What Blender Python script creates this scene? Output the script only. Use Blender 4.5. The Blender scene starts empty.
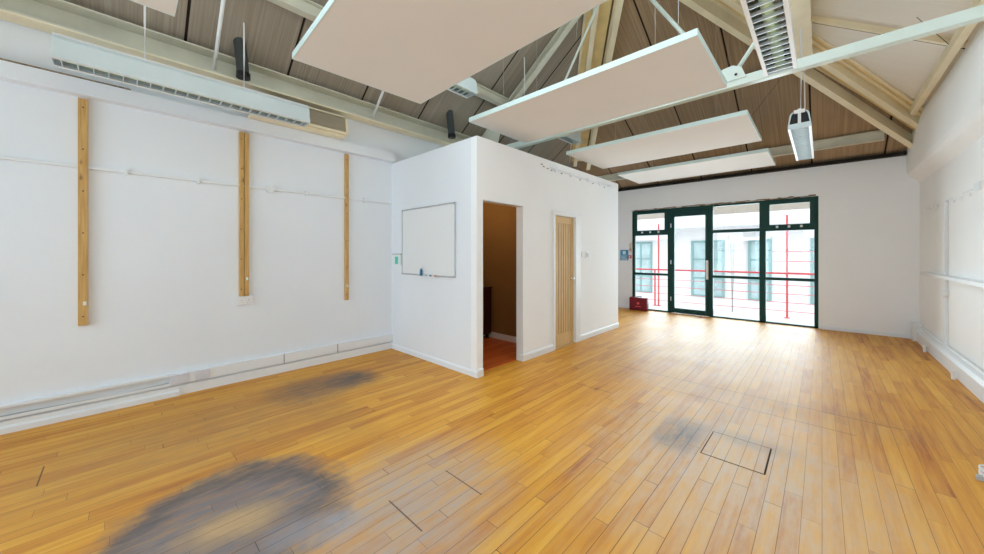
import bpy, bmesh, math, random
from mathutils import Vector, Matrix
random.seed(7)
scene = bpy.context.scene
COL = scene.collection

# ------------------------------------------------------------------ materials
def new_mat(name):
    m = bpy.data.materials.new(name); m.use_nodes = True
    nt = m.node_tree
    return m, nt, nt.nodes['Principled BSDF']

def paint(name, col, rough=0.6, metal=0.0, var=0.03, scale=3.0, bump=0.0, bscale=60.0, spec=0.3):
    m, nt, b = new_mat(name)
    tc = nt.nodes.new('ShaderNodeTexCoord')
    n = nt.nodes.new('ShaderNodeTexNoise'); n.inputs['Scale'].default_value = scale
    n.inputs['Detail'].default_value = 4
    nt.links.new(tc.outputs['Object'], n.inputs['Vector'])
    r = nt.nodes.new('ShaderNodeValToRGB')
    r.color_ramp.elements[0].position = 0.3; r.color_ramp.elements[1].position = 0.7
    r.color_ramp.elements[0].color = tuple(max(0, c*(1-var)) for c in col) + (1,)
    r.color_ramp.elements[1].color = tuple(min(1, c*(1+var)) for c in col) + (1,)
    nt.links.new(n.outputs['Fac'], r.inputs['Fac'])
    nt.links.new(r.outputs['Color'], b.inputs['Base Color'])
    b.inputs['Roughness'].default_value = rough
    b.inputs['Metallic'].default_value = metal
    b.inputs['Specular IOR Level'].default_value = spec
    if bump:
        n2 = nt.nodes.new('ShaderNodeTexNoise'); n2.inputs['Scale'].default_value = bscale
        nt.links.new(tc.outputs['Object'], n2.inputs['Vector'])
        bp = nt.nodes.new('ShaderNodeBump'); bp.inputs['Strength'].default_value = bump
        bp.inputs['Distance'].default_value = 0.01
        nt.links.new(n2.outputs['Fac'], bp.inputs['Height'])
        nt.links.new(bp.outputs['Normal'], b.inputs['Normal'])
    return m

class NB:
    """small node-building helper"""
    def __init__(s, nt): s.nt = nt
    def m(s, op, a, b=None, c=None, clamp=False):
        n = s.nt.nodes.new('ShaderNodeMath'); n.operation = op; n.use_clamp = clamp
        for i, v in enumerate((a, b, c)):
            if v is None: continue
            if isinstance(v, (int, float)): n.inputs[i].default_value = v
            else: s.nt.links.new(v, n.inputs[i])
        return n.outputs[0]
    def mix(s, f, a, b, mode='MIX'):
        n = s.nt.nodes.new('ShaderNodeMix'); n.data_type = 'RGBA'; n.blend_type = mode
        for i, v in ((0, f), (6, a), (7, b)):
            if isinstance(v, (int, float)): n.inputs[i].default_value = v
            elif isinstance(v, tuple): n.inputs[i].default_value = v + (1,)
            else: s.nt.links.new(v, n.inputs[i])
        return n.outputs[2]
    def xyz(s):
        g = s.nt.nodes.new('ShaderNodeTexCoord')
        x = s.nt.nodes.new('ShaderNodeSeparateXYZ'); s.nt.links.new(g.outputs['Object'], x.inputs[0])
        return x.outputs[0], x.outputs[1], x.outputs[2], g.outputs['Object']
    def comb(s, x, y, z=0.0):
        n = s.nt.nodes.new('ShaderNodeCombineXYZ')
        for i, v in enumerate((x, y, z)):
            if isinstance(v, (int, float)): n.inputs[i].default_value = v
            else: s.nt.links.new(v, n.inputs[i])
        return n.outputs[0]
    def white(s, v):
        n = s.nt.nodes.new('ShaderNodeTexWhiteNoise'); n.noise_dimensions = '3D'
        s.nt.links.new(v, n.inputs['Vector']); return n.outputs['Value']
    def noise(s, v, scale, detail=3, rough=0.5):
        n = s.nt.nodes.new('ShaderNodeTexNoise'); n.inputs['Scale'].default_value = scale
        n.inputs['Detail'].default_value = detail; n.inputs['Roughness'].default_value = rough
        s.nt.links.new(v, n.inputs['Vector']); return n.outputs['Fac']
    def ramp(s, f, stops):
        n = s.nt.nodes.new('ShaderNodeValToRGB'); e = n.color_ramp.elements
        while len(e) > 1: e.remove(e[-1])
        e[0].position = stops[0][0]; e[0].color = stops[0][1] + (1,)
        for p, c in stops[1:]:
            k = e.new(p); k.color = c + (1,)
        s.nt.links.new(f, n.inputs['Fac']); return n.outputs['Color']
    def smooth(s, v, a, b):      # 1 below a, 0 above b
        n = s.nt.nodes.new('ShaderNodeMapRange'); n.interpolation_type = 'SMOOTHSTEP'
        n.inputs['From Min'].default_value = a; n.inputs['From Max'].default_value = b
        n.inputs['To Min'].default_value = 1; n.inputs['To Max'].default_value = 0
        s.nt.links.new(v, n.inputs['Value']); return n.outputs[0]

def floor_material(name, ramp_stops, stains_and_sheen=True, rough=0.42):
    m, nt, b = new_mat(name); N = NB(nt)
    x, y, z, o = N.xyz()
    W, L = 0.083, 1.05
    row = N.m('FLOOR', N.m('DIVIDE', x, W))
    off = N.white(N.comb(row, 3.7, 1.1))
    yy = N.m('ADD', N.m('DIVIDE', y, L), N.m('MULTIPLY', off, 7.0))
    idx = N.m('FLOOR', yy)
    rnd = N.white(N.comb(row, idx, 0.5))
    fx = N.m('FRACT', N.m('DIVIDE', x, W)); fy = N.m('FRACT', yy)
    ex = N.m('MULTIPLY', N.m('MINIMUM', fx, N.m('SUBTRACT', 1.0, fx)), W)
    ey = N.m('MULTIPLY', N.m('MINIMUM', fy, N.m('SUBTRACT', 1.0, fy)), L)
    gapr = N.white(N.comb(row, 9.1, 4.4))
    gw = N.m('MULTIPLY_ADD', N.m('POWER', gapr, 3.0), 0.0016, 0.0007)
    gap = N.m('LESS_THAN', N.m('MINIMUM', ex, ey), gw)
    grain = N.noise(N.comb(N.m('MULTIPLY_ADD', x, 26.0, N.m('MULTIPLY', rnd, 40.0)), N.m('MULTIPLY', y, 1.6), N.m('MULTIPLY', rnd, 9.0)), 1.0, 5, 0.6)
    t = N.m('ADD', N.m('MULTIPLY', rnd, 0.50), N.m('MULTIPLY_ADD', grain, 1.5, -0.50))
    col = N.ramp(t, ramp_stops)
    # fine grey dirt over the boards, following the boards
    big = N.noise(o, 1.3, 3)
    rr = b.inputs['Roughness']
    if stains_and_sheen:
        dist = N.noise(o, 5.0, 5, 0.6); dist2 = N.m('MULTIPLY', N.m('SUBTRACT', N.noise(N.comb(N.m('MULTIPLY', x, 22.0), N.m('MULTIPLY', y, 4.0)), 1.0, 5, 0.7), 0.33), 2.6, clamp=True)
        def ell(cx, cy, rx, ry, rot=0.0, a=0.75, bb=1.15, wob=0.55):
            dx = N.m('SUBTRACT', x, cx); dy = N.m('SUBTRACT', y, cy)
            c_, s_ = math.cos(rot), math.sin(rot)
            u = N.m('DIVIDE', N.m('ADD', N.m('MULTIPLY', dx, c_), N.m('MULTIPLY', dy, s_)), rx)
            v = N.m('DIVIDE', N.m('SUBTRACT', N.m('MULTIPLY', dy, c_), N.m('MULTIPLY', dx, s_)), ry)
            d = N.m('SQRT', N.m('ADD', N.m('MULTIPLY', u, u), N.m('MULTIPLY', v, v)))
            d = N.m('ADD', d, N.m('MULTIPLY', N.m('SUBTRACT', dist, 0.5), wob))
            return N.smooth(d, a, bb)
        def amt(mask, k, lo=0.55):
            return N.m('MULTIPLY', N.m('MULTIPLY', mask, N.m('MULTIPLY_ADD', dist2, 1.15-lo*0.7, lo*0.7)), k, clamp=True)
        col = N.mix(amt(ell(-1.2, 6.3, 1.7, 2.6, 0.0, 0.2, 1.3), 0.55), col, (0.62, 0.50, 0.38)); grey = (0.20, 0.175, 0.175); dark = (0.075, 0.062, 0.060); pale = (0.56, 0.46, 0.37)  # first mix paints the whitish window reflection into the far floorboards
        # broad worn, greyish-pale zone around the floor hatch and in the middle of the room
        col = N.mix(amt(ell(-0.50, 2.9, 1.0, 1.4, 0.2, 0.2, 1.3), 0.85), col, pale)
        col = N.mix(amt(ell(-1.75, 1.15, 0.65, 0.85, 0.3, 0.2, 1.2), 0.85), col, (0.42, 0.38, 0.37))
        col = N.mix(amt(ell(-0.35, 4.3, 1.2, 0.45, 0.05, 0.2, 1.3), 0.22), col, grey)
        # big round stain, near left
        m1 = ell(-2.36, 0.42, 0.60, 0.60, 0.0, 0.70, 1.08)
        col = N.mix(amt(m1, 1.0, 1.0), col, (0.20, 0.175, 0.18))
        ring = N.m('MULTIPLY', m1, N.m('SUBTRACT', 1.0, ell(-2.27, 0.40, 0.52, 0.50, 0.0, 0.6, 1.05, 0.6)))
        col = N.mix(amt(ring, 0.9, 0.3), col, dark)
        col = N.mix(amt(ell(-1.93, 0.72, 0.16, 0.30, -0.5, 0.3, 1.1), 0.7), col, (0.33, 0.34, 0.40))
        col = N.mix(amt(ell(-2.30, 0.42, 0.17, 0.27, -0.2, 0.25, 1.15, 0.9), 1.2), col, (0.50, 0.33, 0.17))
        # two dark spots by the partition
        col = N.mix(amt(ell(-3.97, 1.84, 0.34, 0.30, 0.3, 0.2, 1.3), 1.3), col, (0.12, 0.095, 0.085))
        col = N.mix(amt(ell(-4.00, 1.42, 0.42, 0.5, 0.0, 0.2, 1.3), 1.0), col, (0.18, 0.12, 0.085))
        col = N.mix(amt(ell(-3.60, 0.4, 0.9, 1.2, 0.0, 0.1, 1.3), 0.50), col, (0.25, 0.15, 0.08))
        # grey patch left of the hatch
        col = N.mix(amt(ell(-0.83, 3.10, 0.20, 0.38, 0.0, 0.2, 1.25), 0.9), col, (0.15, 0.135, 0.14))
        col = N.mix(amt(ell(-0.45, 3.32, 0.35, 0.14, 0.0, 0.3, 1.25), 0.55), col, (0.25, 0.22, 0.20))
        col = N.mix(amt(ell(-3.3, 1.3, 1.2, 0.3, 0.0, 0.2, 1.2), 0.30), col, (0.30, 0.17, 0.07))
        def seg(x0, x1, yc, w=0.004):
            a = N.m('LESS_THAN', N.m('ABSOLUTE', N.m('SUBTRACT', y, yc)), w)
            b2 = N.m('LESS_THAN', N.m('ABSOLUTE', N.m('SUBTRACT', x, (x0+x1)/2)), abs(x1-x0)/2)
            return N.m('MULTIPLY', a, b2)
        for s_ in ((-1.85,-1.52,1.075), (-1.83,-1.49,1.485), (-3.86,-3.56,-0.37), (-2.0,0.5,4.42), (-1.3,0.2,4.02), (-2.0,-1.6,3.5)):
            gap = N.m('MAXIMUM', gap, seg(*s_))
    col = N.mix(N.m('MULTIPLY', gap, 0.82), col, (0.05, 0.03, 0.02))
    nt.links.new(col, b.inputs['Base Color'])
    rn = N.noise(o, 2.2, 3)
    nt.links.new(N.m('MULTIPLY_ADD', rn, 0.16, rough), rr)
    b.inputs['Specular IOR Level'].default_value = 0.40
    bp = nt.nodes.new('ShaderNodeBump'); bp.inputs['Strength'].default_value = 0.12; bp.inputs['Distance'].default_value = 0.004
    nt.links.new(N.m('SUBTRACT', grain, gap), bp.inputs['Height'])
    nt.links.new(bp.outputs['Normal'], b.inputs['Normal'])
    return m

def cladding_material(name, axis, pitch, phase, base, dark):
    """roof lining boards: fine stripes up the slope and a dark joint every pitch metres"""
    m, nt, b = new_mat(name); N = NB(nt)
    x, y, z, o = N.xyz()
    a = x if axis == 'x' else y
    q = N.m('DIVIDE', N.m('SUBTRACT', a, phase), pitch)
    f = N.m('FRACT', q)
    joint = N.m('LESS_THAN', N.m('MULTIPLY', N.m('MINIMUM', f, N.m('SUBTRACT', 1.0, f)), pitch), 0.012)
    rnd = N.white(N.comb(N.m('FLOOR', q), 2.0, 5.0))
    st = N.noise(N.comb(N.m('MULTIPLY', a, 48.0), N.m('MULTIPLY', z, 1.0), rnd), 1.0, 3, 0.6)
    big = N.noise(o, 0.9, 3)
    t = N.m('ADD', N.m('MULTIPLY', st, 0.8), N.m('ADD', N.m('MULTIPLY', rnd, 0.10), N.m('MULTIPLY', big, 0.25)))
    col = N.ramp(t, [(0.30, dark), (0.75, base)])
    col = N.mix(joint, col, (0.02, 0.012, 0.008))
    nt.links.new(col, b.inputs['Base Color']); b.inputs['Roughness'].default_value = 0.75
    b.inputs['Specular IOR Level'].default_value = 0.15
    bp = nt.nodes.new('ShaderNodeBump'); bp.inputs['Strength'].default_value = 0.3; bp.inputs['Distance'].default_value = 0.006
    nt.links.new(st, bp.inputs['Height']); nt.links.new(bp.outputs['Normal'], b.inputs['Normal'])
    return m

def wood_material(name, base, dark, axis='z', rough=0.5, knots=True):
    m, nt, b = new_mat(name); N = NB(nt)
    x, y, z, o = N.xyz()
    v = N.comb(N.m('MULTIPLY', x, 60.0), N.m('MULTIPLY', y, 60.0), N.m('MULTIPLY', z, 3.0))
    g = N.noise(v, 1.0, 4, 0.6)
    col = N.ramp(g, [(0.3, dark), (0.65, base)])
    if knots:
        k = N.noise(N.comb(N.m('MULTIPLY', x, 9.0), N.m('MULTIPLY', y, 9.0), N.m('MULTIPLY', z, 5.0)), 1.0, 2)
        kk = N.smooth(k, 0.24, 0.31)
        col = N.mix(N.m('MULTIPLY', kk, 0.8), col, (0.12, 0.05, 0.02))
    nt.links.new(col, b.inputs['Base Color']); b.inputs['Roughness'].default_value = rough
    b.inputs['Specular IOR Level'].default_value = 0.3
    return m

def glass_material(name, tint=(0.97, 1.0, 0.99), refl=1.0):
    m = bpy.data.materials.new(name); m.use_nodes = True; nt = m.node_tree
    for n in list(nt.nodes): nt.nodes.remove(n)
    out = nt.nodes.new('ShaderNodeOutputMaterial'); mx = nt.nodes.new('ShaderNodeMixShader')
    tr = nt.nodes.new('ShaderNodeBsdfTransparent'); tr.inputs[0].default_value = tint + (1,)
    gl = nt.nodes.new('ShaderNodeBsdfGlossy'); gl.inputs['Roughness'].default_value = 0.02
    fr = nt.nodes.new('ShaderNodeFresnel'); fr.inputs['IOR'].default_value = 1.35
    nt.links.new(fr.outputs[0], mx.inputs[0]); nt.links.new(tr.outputs[0], mx.inputs[1]); nt.links.new(gl.outputs[0], mx.inputs[2])
    nt.links.new(mx.outputs[0], out.inputs[0])
    return m

M = {}
M['floor'] = floor_material('floor_boards', [(0.0, (0.36, 0.11, 0.012)), (0.14, (0.52, 0.19, 0.020)), (0.35, (0.62, 0.265, 0.028)), (0.65, (0.70, 0.33, 0.036)), (0.95, (0.76, 0.40, 0.06))])
M['floor_red'] = floor_material('floor_boards_red', [(0.1, (0.40, 0.07, 0.012)), (0.6, (0.58, 0.13, 0.03)), (0.95, (0.68, 0.20, 0.05))], stains_and_sheen=False, rough=0.3)
M['white'] = paint('wall_white', (0.81, 0.85, 0.91), 0.75, var=0.015, scale=1.2, bump=0.15, bscale=14, spec=0.2)
M['white_neutral'] = paint('wall_white_neutral', (0.90, 0.92, 0.95), 0.75, var=0.015, scale=1.2, bump=0.15, bscale=14, spec=0.2)
M['white_warm'] = paint('wall_white_warm', (0.92, 0.925, 0.93), 0.75, var=0.02, scale=1.2, bump=0.25, bscale=7, spec=0.2)
M['gloss'] = paint('gloss_white', (0.80, 0.83, 0.86), 0.4, var=0.01)
M['panel'] = paint('raft_panel', (0.76, 0.73, 0.70), 0.85, var=0.012, scale=2, spec=0.1)
M['panel_edge'] = paint('raft_edge', (0.62, 0.74, 0.72), 0.5, var=0.01)
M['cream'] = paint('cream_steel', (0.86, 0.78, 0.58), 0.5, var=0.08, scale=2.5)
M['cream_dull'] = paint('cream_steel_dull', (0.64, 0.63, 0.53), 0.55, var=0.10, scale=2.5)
M['tie'] = paint('pale_green_steel', (0.70, 0.80, 0.76), 0.35, var=0.03)
M['hipboard'] = paint('hip_board', (0.86, 0.68, 0.34), 0.6, var=0.12, scale=3)
M['clad_back'] = cladding_material('lining_back', 'x', 0.948, -2.04, (0.46, 0.335, 0.215), (0.22, 0.15, 0.09))
M['clad_left'] = cladding_material('lining_left', 'y', 0.946, 0.44, (0.40, 0.35, 0.285), (0.23, 0.195, 0.155))
M['clad_right'] = cladding_material('lining_right', 'y', 2.6, 0.95, (0.90, 0.87, 0.82), (0.82, 0.78, 0.72))
M['batten'] = wood_material('batten_pine', (0.66, 0.42, 0.16), (0.48, 0.27, 0.08))
M['oak'] = wood_material('oak_door', (0.72, 0.50, 0.24), (0.55, 0.36, 0.15), knots=False)
M['green'] = paint('green_frame', (0.003, 0.045, 0.036), 0.45, var=0.1, spec=0.25)
M['glass'] = glass_material('pane_glass')
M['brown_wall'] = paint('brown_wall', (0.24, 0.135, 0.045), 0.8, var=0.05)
M['cabinet'] = paint('dark_red_cabinet', (0.055, 0.012, 0.010), 0.4, var=0.2)
M['red'] = paint('red_rail', (0.74, 0.10, 0.11), 0.4, var=0.05)
M['redbox'] = paint('red_bag', (0.19, 0.008, 0.018), 0.5, var=0.15)
M['white_plastic'] = paint('white_plastic', (0.82, 0.83, 0.84), 0.35, var=0.01)
M['grey_plastic'] = paint('grey_plastic', (0.40, 0.41, 0.42), 0.4, var=0.02)
M['black'] = paint('black_metal', (0.015, 0.015, 0.018), 0.4, var=0.1)
M['dark_pipe'] = paint('dark_grey_pipe', (0.06, 0.07, 0.07), 0.5, var=0.2)
M['alu'] = paint('aluminium', (0.55, 0.56, 0.57), 0.3, metal=0.9, var=0.03)
M['reflector'] = paint('mirror_reflector', (0.34, 0.37, 0.40), 0.35, metal=1.0, var=0.12, scale=14)
M['fitting'] = paint('pale_blue_fitting', (0.66, 0.76, 0.80), 0.4, var=0.03)
M['plate_grey'] = paint('plate_lilac_grey', (0.66, 0.66, 0.72), 0.4)
M['louvre'] = paint('louvre_metal', (0.72, 0.76, 0.80), 0.35, metal=0.6, var=0.04)
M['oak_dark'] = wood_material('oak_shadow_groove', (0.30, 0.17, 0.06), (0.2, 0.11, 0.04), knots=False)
M['tube'] = paint('fluorescent_tube', (0.66, 0.88, 0.58), 0.3, var=0.02)
M['chrome'] = paint('chrome', (0.85, 0.85, 0.86), 0.15, metal=1.0, var=0.01)
M['blue'] = paint('blue_plastic', (0.03, 0.16, 0.30), 0.3)
M['sign_blue'] = paint('sign_blue', (0.05, 0.30, 0.55), 0.4)
M['callred'] = paint('call_red', (0.65, 0.02, 0.03), 0.4)
M['teal'] = paint('teal_print', (0.10, 0.55, 0.50), 0.5)
M['paper'] = paint('paper_white', (0.75, 0.85, 0.82), 0.6)
M['orange'] = paint('orange_cap', (0.75, 0.20, 0.04), 0.4)
M['board'] = paint('whiteboard_enamel', (0.82, 0.84, 0.86), 0.15, var=0.005, spec=0.5)
M['heater_in'] = paint('heater_grille', (0.36, 0.31, 0.24), 0.6, var=0.05)
M['render'] = paint('facade_render', (0.76, 0.74, 0.75), 0.9, var=0.04)
M['facade_frame'] = paint('facade_frame', (0.22, 0.36, 0.36), 0.5)
M['facade_glass'] = paint('facade_glass', (0.40, 0.52, 0.54), 0.15, var=0.25, scale=1.5, spec=0.6)
M['beige'] = paint('beige_soffit', (0.42, 0.36, 0.31), 0.8, var=0.08)
M['concrete'] = paint('walkway_concrete', (0.80, 0.80, 0.80), 0.85, var=0.05)
M['lead'] = paint('brown_crumbled_plaster', (0.26, 0.19, 0.12), 0.9, var=0.4, scale=30)
M['shadow_gap'] = paint('shade_and_joint_dark', (0.02, 0.015, 0.012), 0.9)  # painted shade for the wall-top strip, dark joint for the hatch

# ------------------------------------------------------------------ mesh helpers
def bm_box(bm, x0, x1, y0, y1, z0, z1):
    vs = [bm.verts.new((x, y, z)) for x in (x0, x1) for y in (y0, y1) for z in (z0, z1)]
    for f in ((0,1,3,2), (4,6,7,5), (0,4,5,1), (2,3,7,6), (0,2,6,4), (1,5,7,3)):
        bm.faces.new([vs[i] for i in f])
def bm_poly_prism(bm, pts, axis, a, b):
    """extrude 2-D outline along axis ('x','y','z') from a to b"""
    def mk(p, t):
        return {'x': (t, p[0], p[1]), 'y': (p[0], t, p[1]), 'z': (p[0], p[1], t)}[axis]
    A = [bm.verts.new(mk(p, a)) for p in pts]; B = [bm.verts.new(mk(p, b)) for p in pts]
    n = len(pts)
    bm.faces.new(A); bm.faces.new(B[::-1])
    for i in range(n): bm.faces.new((A[i], B[i], B[(i+1) % n], A[(i+1) % n]))
def bm_tube(bm, pts, r, seg=10, caps=True):
    pts = [Vector(p) for p in pts]; rings = []
    for i, p in enumerate(pts):
        d = (pts[min(i+1, len(pts)-1)] - pts[max(i-1, 0)]).normalized()
        u = d.cross(Vector((0, 0, 1)))
        if u.length < 1e-3: u = d.cross(Vector((1, 0, 0)))
        u.normalize(); w = d.cross(u)
        rad = r[i] if isinstance(r, (list, tuple)) else r
        rings.append([bm.verts.new(p + (u*math.cos(2*math.pi*k/seg) + w*math.sin(2*math.pi*k/seg))*rad) for k in range(seg)])
    for a, b in zip(rings, rings[1:]):
        for k in range(seg): bm.faces.new((a[k], a[(k+1) % seg], b[(k+1) % seg], b[k]))
    if caps: bm.faces.new(rings[0][::-1]); bm.faces.new(rings[-1])
def bm_bar(bm, p, q, w, h, up=(0, 0, 1), section=None):
    """bar from p to q: w across, h along 'up' measured upward from the line p-q (bottom centre)"""
    p, q, up = Vector(p), Vector(q), Vector(up)
    d = (q-p).normalized(); s = d.cross(up).normalized(); n = s.cross(d).normalized()
    sec = section or [(-w/2, 0), (w/2, 0), (w/2, h), (-w/2, h)]
    A = [bm.verts.new(p + s*a + n*b) for a, b in sec]; B = [bm.verts.new(q + s*a + n*b) for a, b in sec]
    k = len(sec)
    bm.faces.new(A[::-1]); bm.faces.new(B)
    for i in range(k): bm.faces.new((A[i], A[(i+1) % k], B[(i+1) % k], B[i]))
def I_sec(w, h, t=0.012, tw=0.01):
    a, c = w/2, tw/2
    return [(-a,0),(a,0),(a,t),(c,t),(c,h-t),(a,h-t),(a,h),(-a,h),(-a,h-t),(-c,h-t),(-c,t),(-a,t)]
def C_sec(w, h, t=0.012, side=1):
    s = [(-w/2,0),(w/2,0),(w/2,t),(-w/2+t,t),(-w/2+t,h-t),(w/2,h-t),(w/2,h),(-w/2,h)]
    return s if side > 0 else [(-a, b) for a, b in reversed(s)]
def build(name, bm, mat, parent=None, bevel=0.0, smooth=False, kind=None):
    bmesh.ops.recalc_face_normals(bm, faces=bm.faces)
    if smooth:
        for f in bm.faces: f.smooth = True
    me = bpy.data.meshes.new(name)
    off = Vector((0, 0, 0))
    bm.to_mesh(me); bm.free()
    me.materials.append(M[mat] if isinstance(mat, str) else mat)
    o = bpy.data.objects.new(name, me); COL.objects.link(o)
    if parent is not None:
        o.parent = parent
        root = parent
        L = Vector(root.location)
        while root.parent: root = root.parent; L += Vector(root.location)
        if not parent.get('_local'):
            me.transform(Matrix.Translation(-L))
    if bevel:
        md = o.modifiers.new('bevel', 'BEVEL'); md.width = bevel; md.segments = 2; md.limit_method = 'ANGLE'
    if kind: o['kind'] = kind
    return o
def box(name, b, mat, parent=None, bevel=0.0, kind=None):
    bm = bmesh.new(); bm_box(bm, *b); return build(name, bm, mat, parent, bevel, kind=kind)
def thing(name, loc, label, cat, group=None, local=False):
    o = bpy.data.objects.new(name, None); COL.objects.link(o); o.location = loc
    o.empty_display_size = 0.1
    o['label'] = label; o['category'] = cat
    if group: o['group'] = group
    return o
def tag(o, label, cat, group=None):
    o['label'] = label; o['category'] = cat
    if group: o['group'] = group
    return o
def copy_tree(o, parent=None):
    c = o.copy(); COL.objects.link(c)
    if parent is not None: c.parent = parent
    for ch in list(o.children): copy_tree(ch, c)
    return c
def struct(name, b, mat, bevel=0.0, parent=None):
    return box(name, b, mat, parent, bevel, kind='structure')

# ------------------------------------------------------------------ main dimensions (metres, camera above the origin)
XL, XR, YB, YF = -4.83, 1.20, 9.28, -3.2
BX, BY0, BY1, BH = -2.94, 2.85, 6.75, 2.84        # partition box
# ------------------------------------------------------------------ floor and walls
struct('floor', (XL-0.1, XR+0.15, YF, YB+0.06, -0.12, 0.0), 'floor')
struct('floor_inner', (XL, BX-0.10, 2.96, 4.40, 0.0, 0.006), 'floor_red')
struct('wall_left', (XL-0.15, XL, YF, YB+0.3, 0, 3.60), 'white')
struct('wall_right', (XR, XR+0.15, YF, YB+0.3, 0, 3.66), 'white_warm')
bm = bmesh.new()   # upper part of the right wall stands proud with a soft underside
pts = [(1.20, 2.66), (1.165, 2.70), (1.10, 2.76), (1.07, 2.81), (1.06, 2.87), (1.06, 3.40), (1.10, 3.62), (1.20, 3.62)]
bm_poly_prism(bm, pts, 'y', YF, YB)
build('wall_right_upper', bm, 'white_warm', kind='structure', smooth=False)
# window wall, pierced for the big opening
WX0, WX1, WZ = -3.66, -0.05, 2.58
bm = bmesh.new()
bm_box(bm, XL, WX0, YB, YB+0.25, 0, 3.15); bm_box(bm, WX1, XR, YB, YB+0.25, 0, 3.15); bm_box(bm, WX0, WX1, YB, YB+0.25, WZ, 3.15)
build('wall_back', bm, 'white_neutral', kind='structure')
struct('painted_shade_strip', (XL, 1.05, YB-0.11, YB+0.3, 3.152, 3.205), 'shadow_gap')  # dark strip painting the line of shade between wall top and roof
# crumbled edge above the window
bm = bmesh.new()
x = WX0-0.03
while x < WX1-0.05:
    w = random.uniform(0.04, 0.16)
    bm_box(bm, x, min(x+w, WX1+0.05), YB-0.012-random.random()*0.008, YB+0.02, WZ-0.002+random.random()*0.01, WZ+0.012+random.random()*0.022); x += w
build('trim_2', bm, 'lead', kind='structure')
# rear wall behind the camera, with three unseen windows added for fill light
bm = bmesh.new()
RW = [(-4.3, -2.9), (-2.5, -1.1), (-0.7, 0.7)]
xs = [XL] + [v for p in RW for v in p] + [XR]
for i in range(0, len(xs), 2): bm_box(bm, xs[i], xs[i+1], YF-0.2, YF, 0, 3.6)
for a, b_ in RW: bm_box(bm, a, b_, YF-0.2, YF, 0, 0.5); bm_box(bm, a, b_, YF-0.2, YF, 2.7, 3.6)
ridx = (3.62+0.69*1.12-3.6-0.745*4.8)/(0.69+0.745)
ridz = 3.6+0.745*(ridx+4.8)
bm_poly_prism(bm, [(XL, 3.6), (XR, 3.6), (ridx, ridz+0.1)], 'y', YF-0.2, YF)
build('wall_front', bm, 'white', kind='structure')
for i, (a, b_) in enumerate(RW):
    w = struct('window_%d' % (i+2), (a, b_, YF-0.12, YF-0.11, 0.5, 2.7), 'glass')
    bm = bmesh.new()
    for c in ((a, a+0.05), ((a+b_)/2-0.025, (a+b_)/2+0.025), (b_-0.05, b_)): bm_box(bm, c[0], c[1], YF-0.15, YF-0.08, 0.5, 2.7)
    for c in (0.5, 1.6, 2.65): bm_box(bm, a, b_, YF-0.15, YF-0.08, c, c+0.05)
    build('window_frame', bm, 'green', w, kind='structure')

# ------------------------------------------------------------------ ceiling: hipped roof lining in three planes
def zl(x): return 3.60 + 0.745*(x+4.8)
def zr(x): return 3.62 + 0.69*(1.12-x)
def zb(y): return 3.20 + 0.5*(9.3-y)
def slab(name, pts, mat, t=0.06):
    bm = bmesh.new()
    A = [bm.verts.new(p) for p in pts]; B = [bm.verts.new((p[0], p[1], p[2]+t)) for p in pts]
    bm.faces.new(A); bm.faces.new(B[::-1])
    for i in range(len(pts)): bm.faces.new((A[i], B[i], B[(i+1) % len(pts)], A[(i+1) % len(pts)]))
    return build(name, bm, mat, kind='structure')
yap = 9.3-(ridz-3.2)/0.5
yl = 9.3-(zl(-4.83)-3.2)/0.5; yr = 9.3-(zr(1.2)-3.2)/0.5
# left slope has an unseen rooflight, added high up for fill light
slab('ceiling_right', [(1.2, YF, zr(1.2)), (ridx, YF, ridz), (ridx, yap, ridz), (1.2, yr, zr(1.2))], 'clad_right')
s0, s1, ya, yb_ = -3.10, -2.15, -1.4, 3.3
def yv(x): return 9.3-(zl(x)-3.2)/0.5
slab('ceiling_left', [(-4.83, YF, zl(-4.83)), (s0, YF, zl(s0)), (s0, yv(s0), zl(s0)), (-4.83, yl, zl(-4.83))], 'clad_left')
slab('ceiling_left', [(s1, YF, zl(s1)), (ridx, YF, ridz), (ridx, yap, ridz), (s1, yv(s1), zl(s1))], 'clad_left')
slab('ceiling_left', [(s0, YF, zl(s0)), (s1, YF, zl(s1)), (s1, ya, zl(s1)), (s0, ya, zl(s0))], 'clad_left')
slab('ceiling_left', [(s0, yb_, zl(s0)), (s1, yb_, zl(s1)), (s1, yv(s1), zl(s1)), (s0, yv(s0), zl(s0))], 'clad_left')
slab('window_5', [(s0, ya, zl(s0)+0.03), (s1, ya, zl(s1)+0.03), (s1, yb_, zl(s1)+0.03), (s0, yb_, zl(s0)+0.03)], 'glass', 0.01)
slab('ceiling_back', [(-4.95, 9.5, zb(9.5)), (1.4, 9.5, zb(9.5)), (1.4, 9.3-(zr(1.2)-3.2)/0.5+0.0, zr(1.2)), (1.2, yr, zr(1.2)), (ridx, yap, ridz), (-4.83, yl, zl(-4.83)), (-4.95, yl, zl(-4.83))], 'clad_back')

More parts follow.
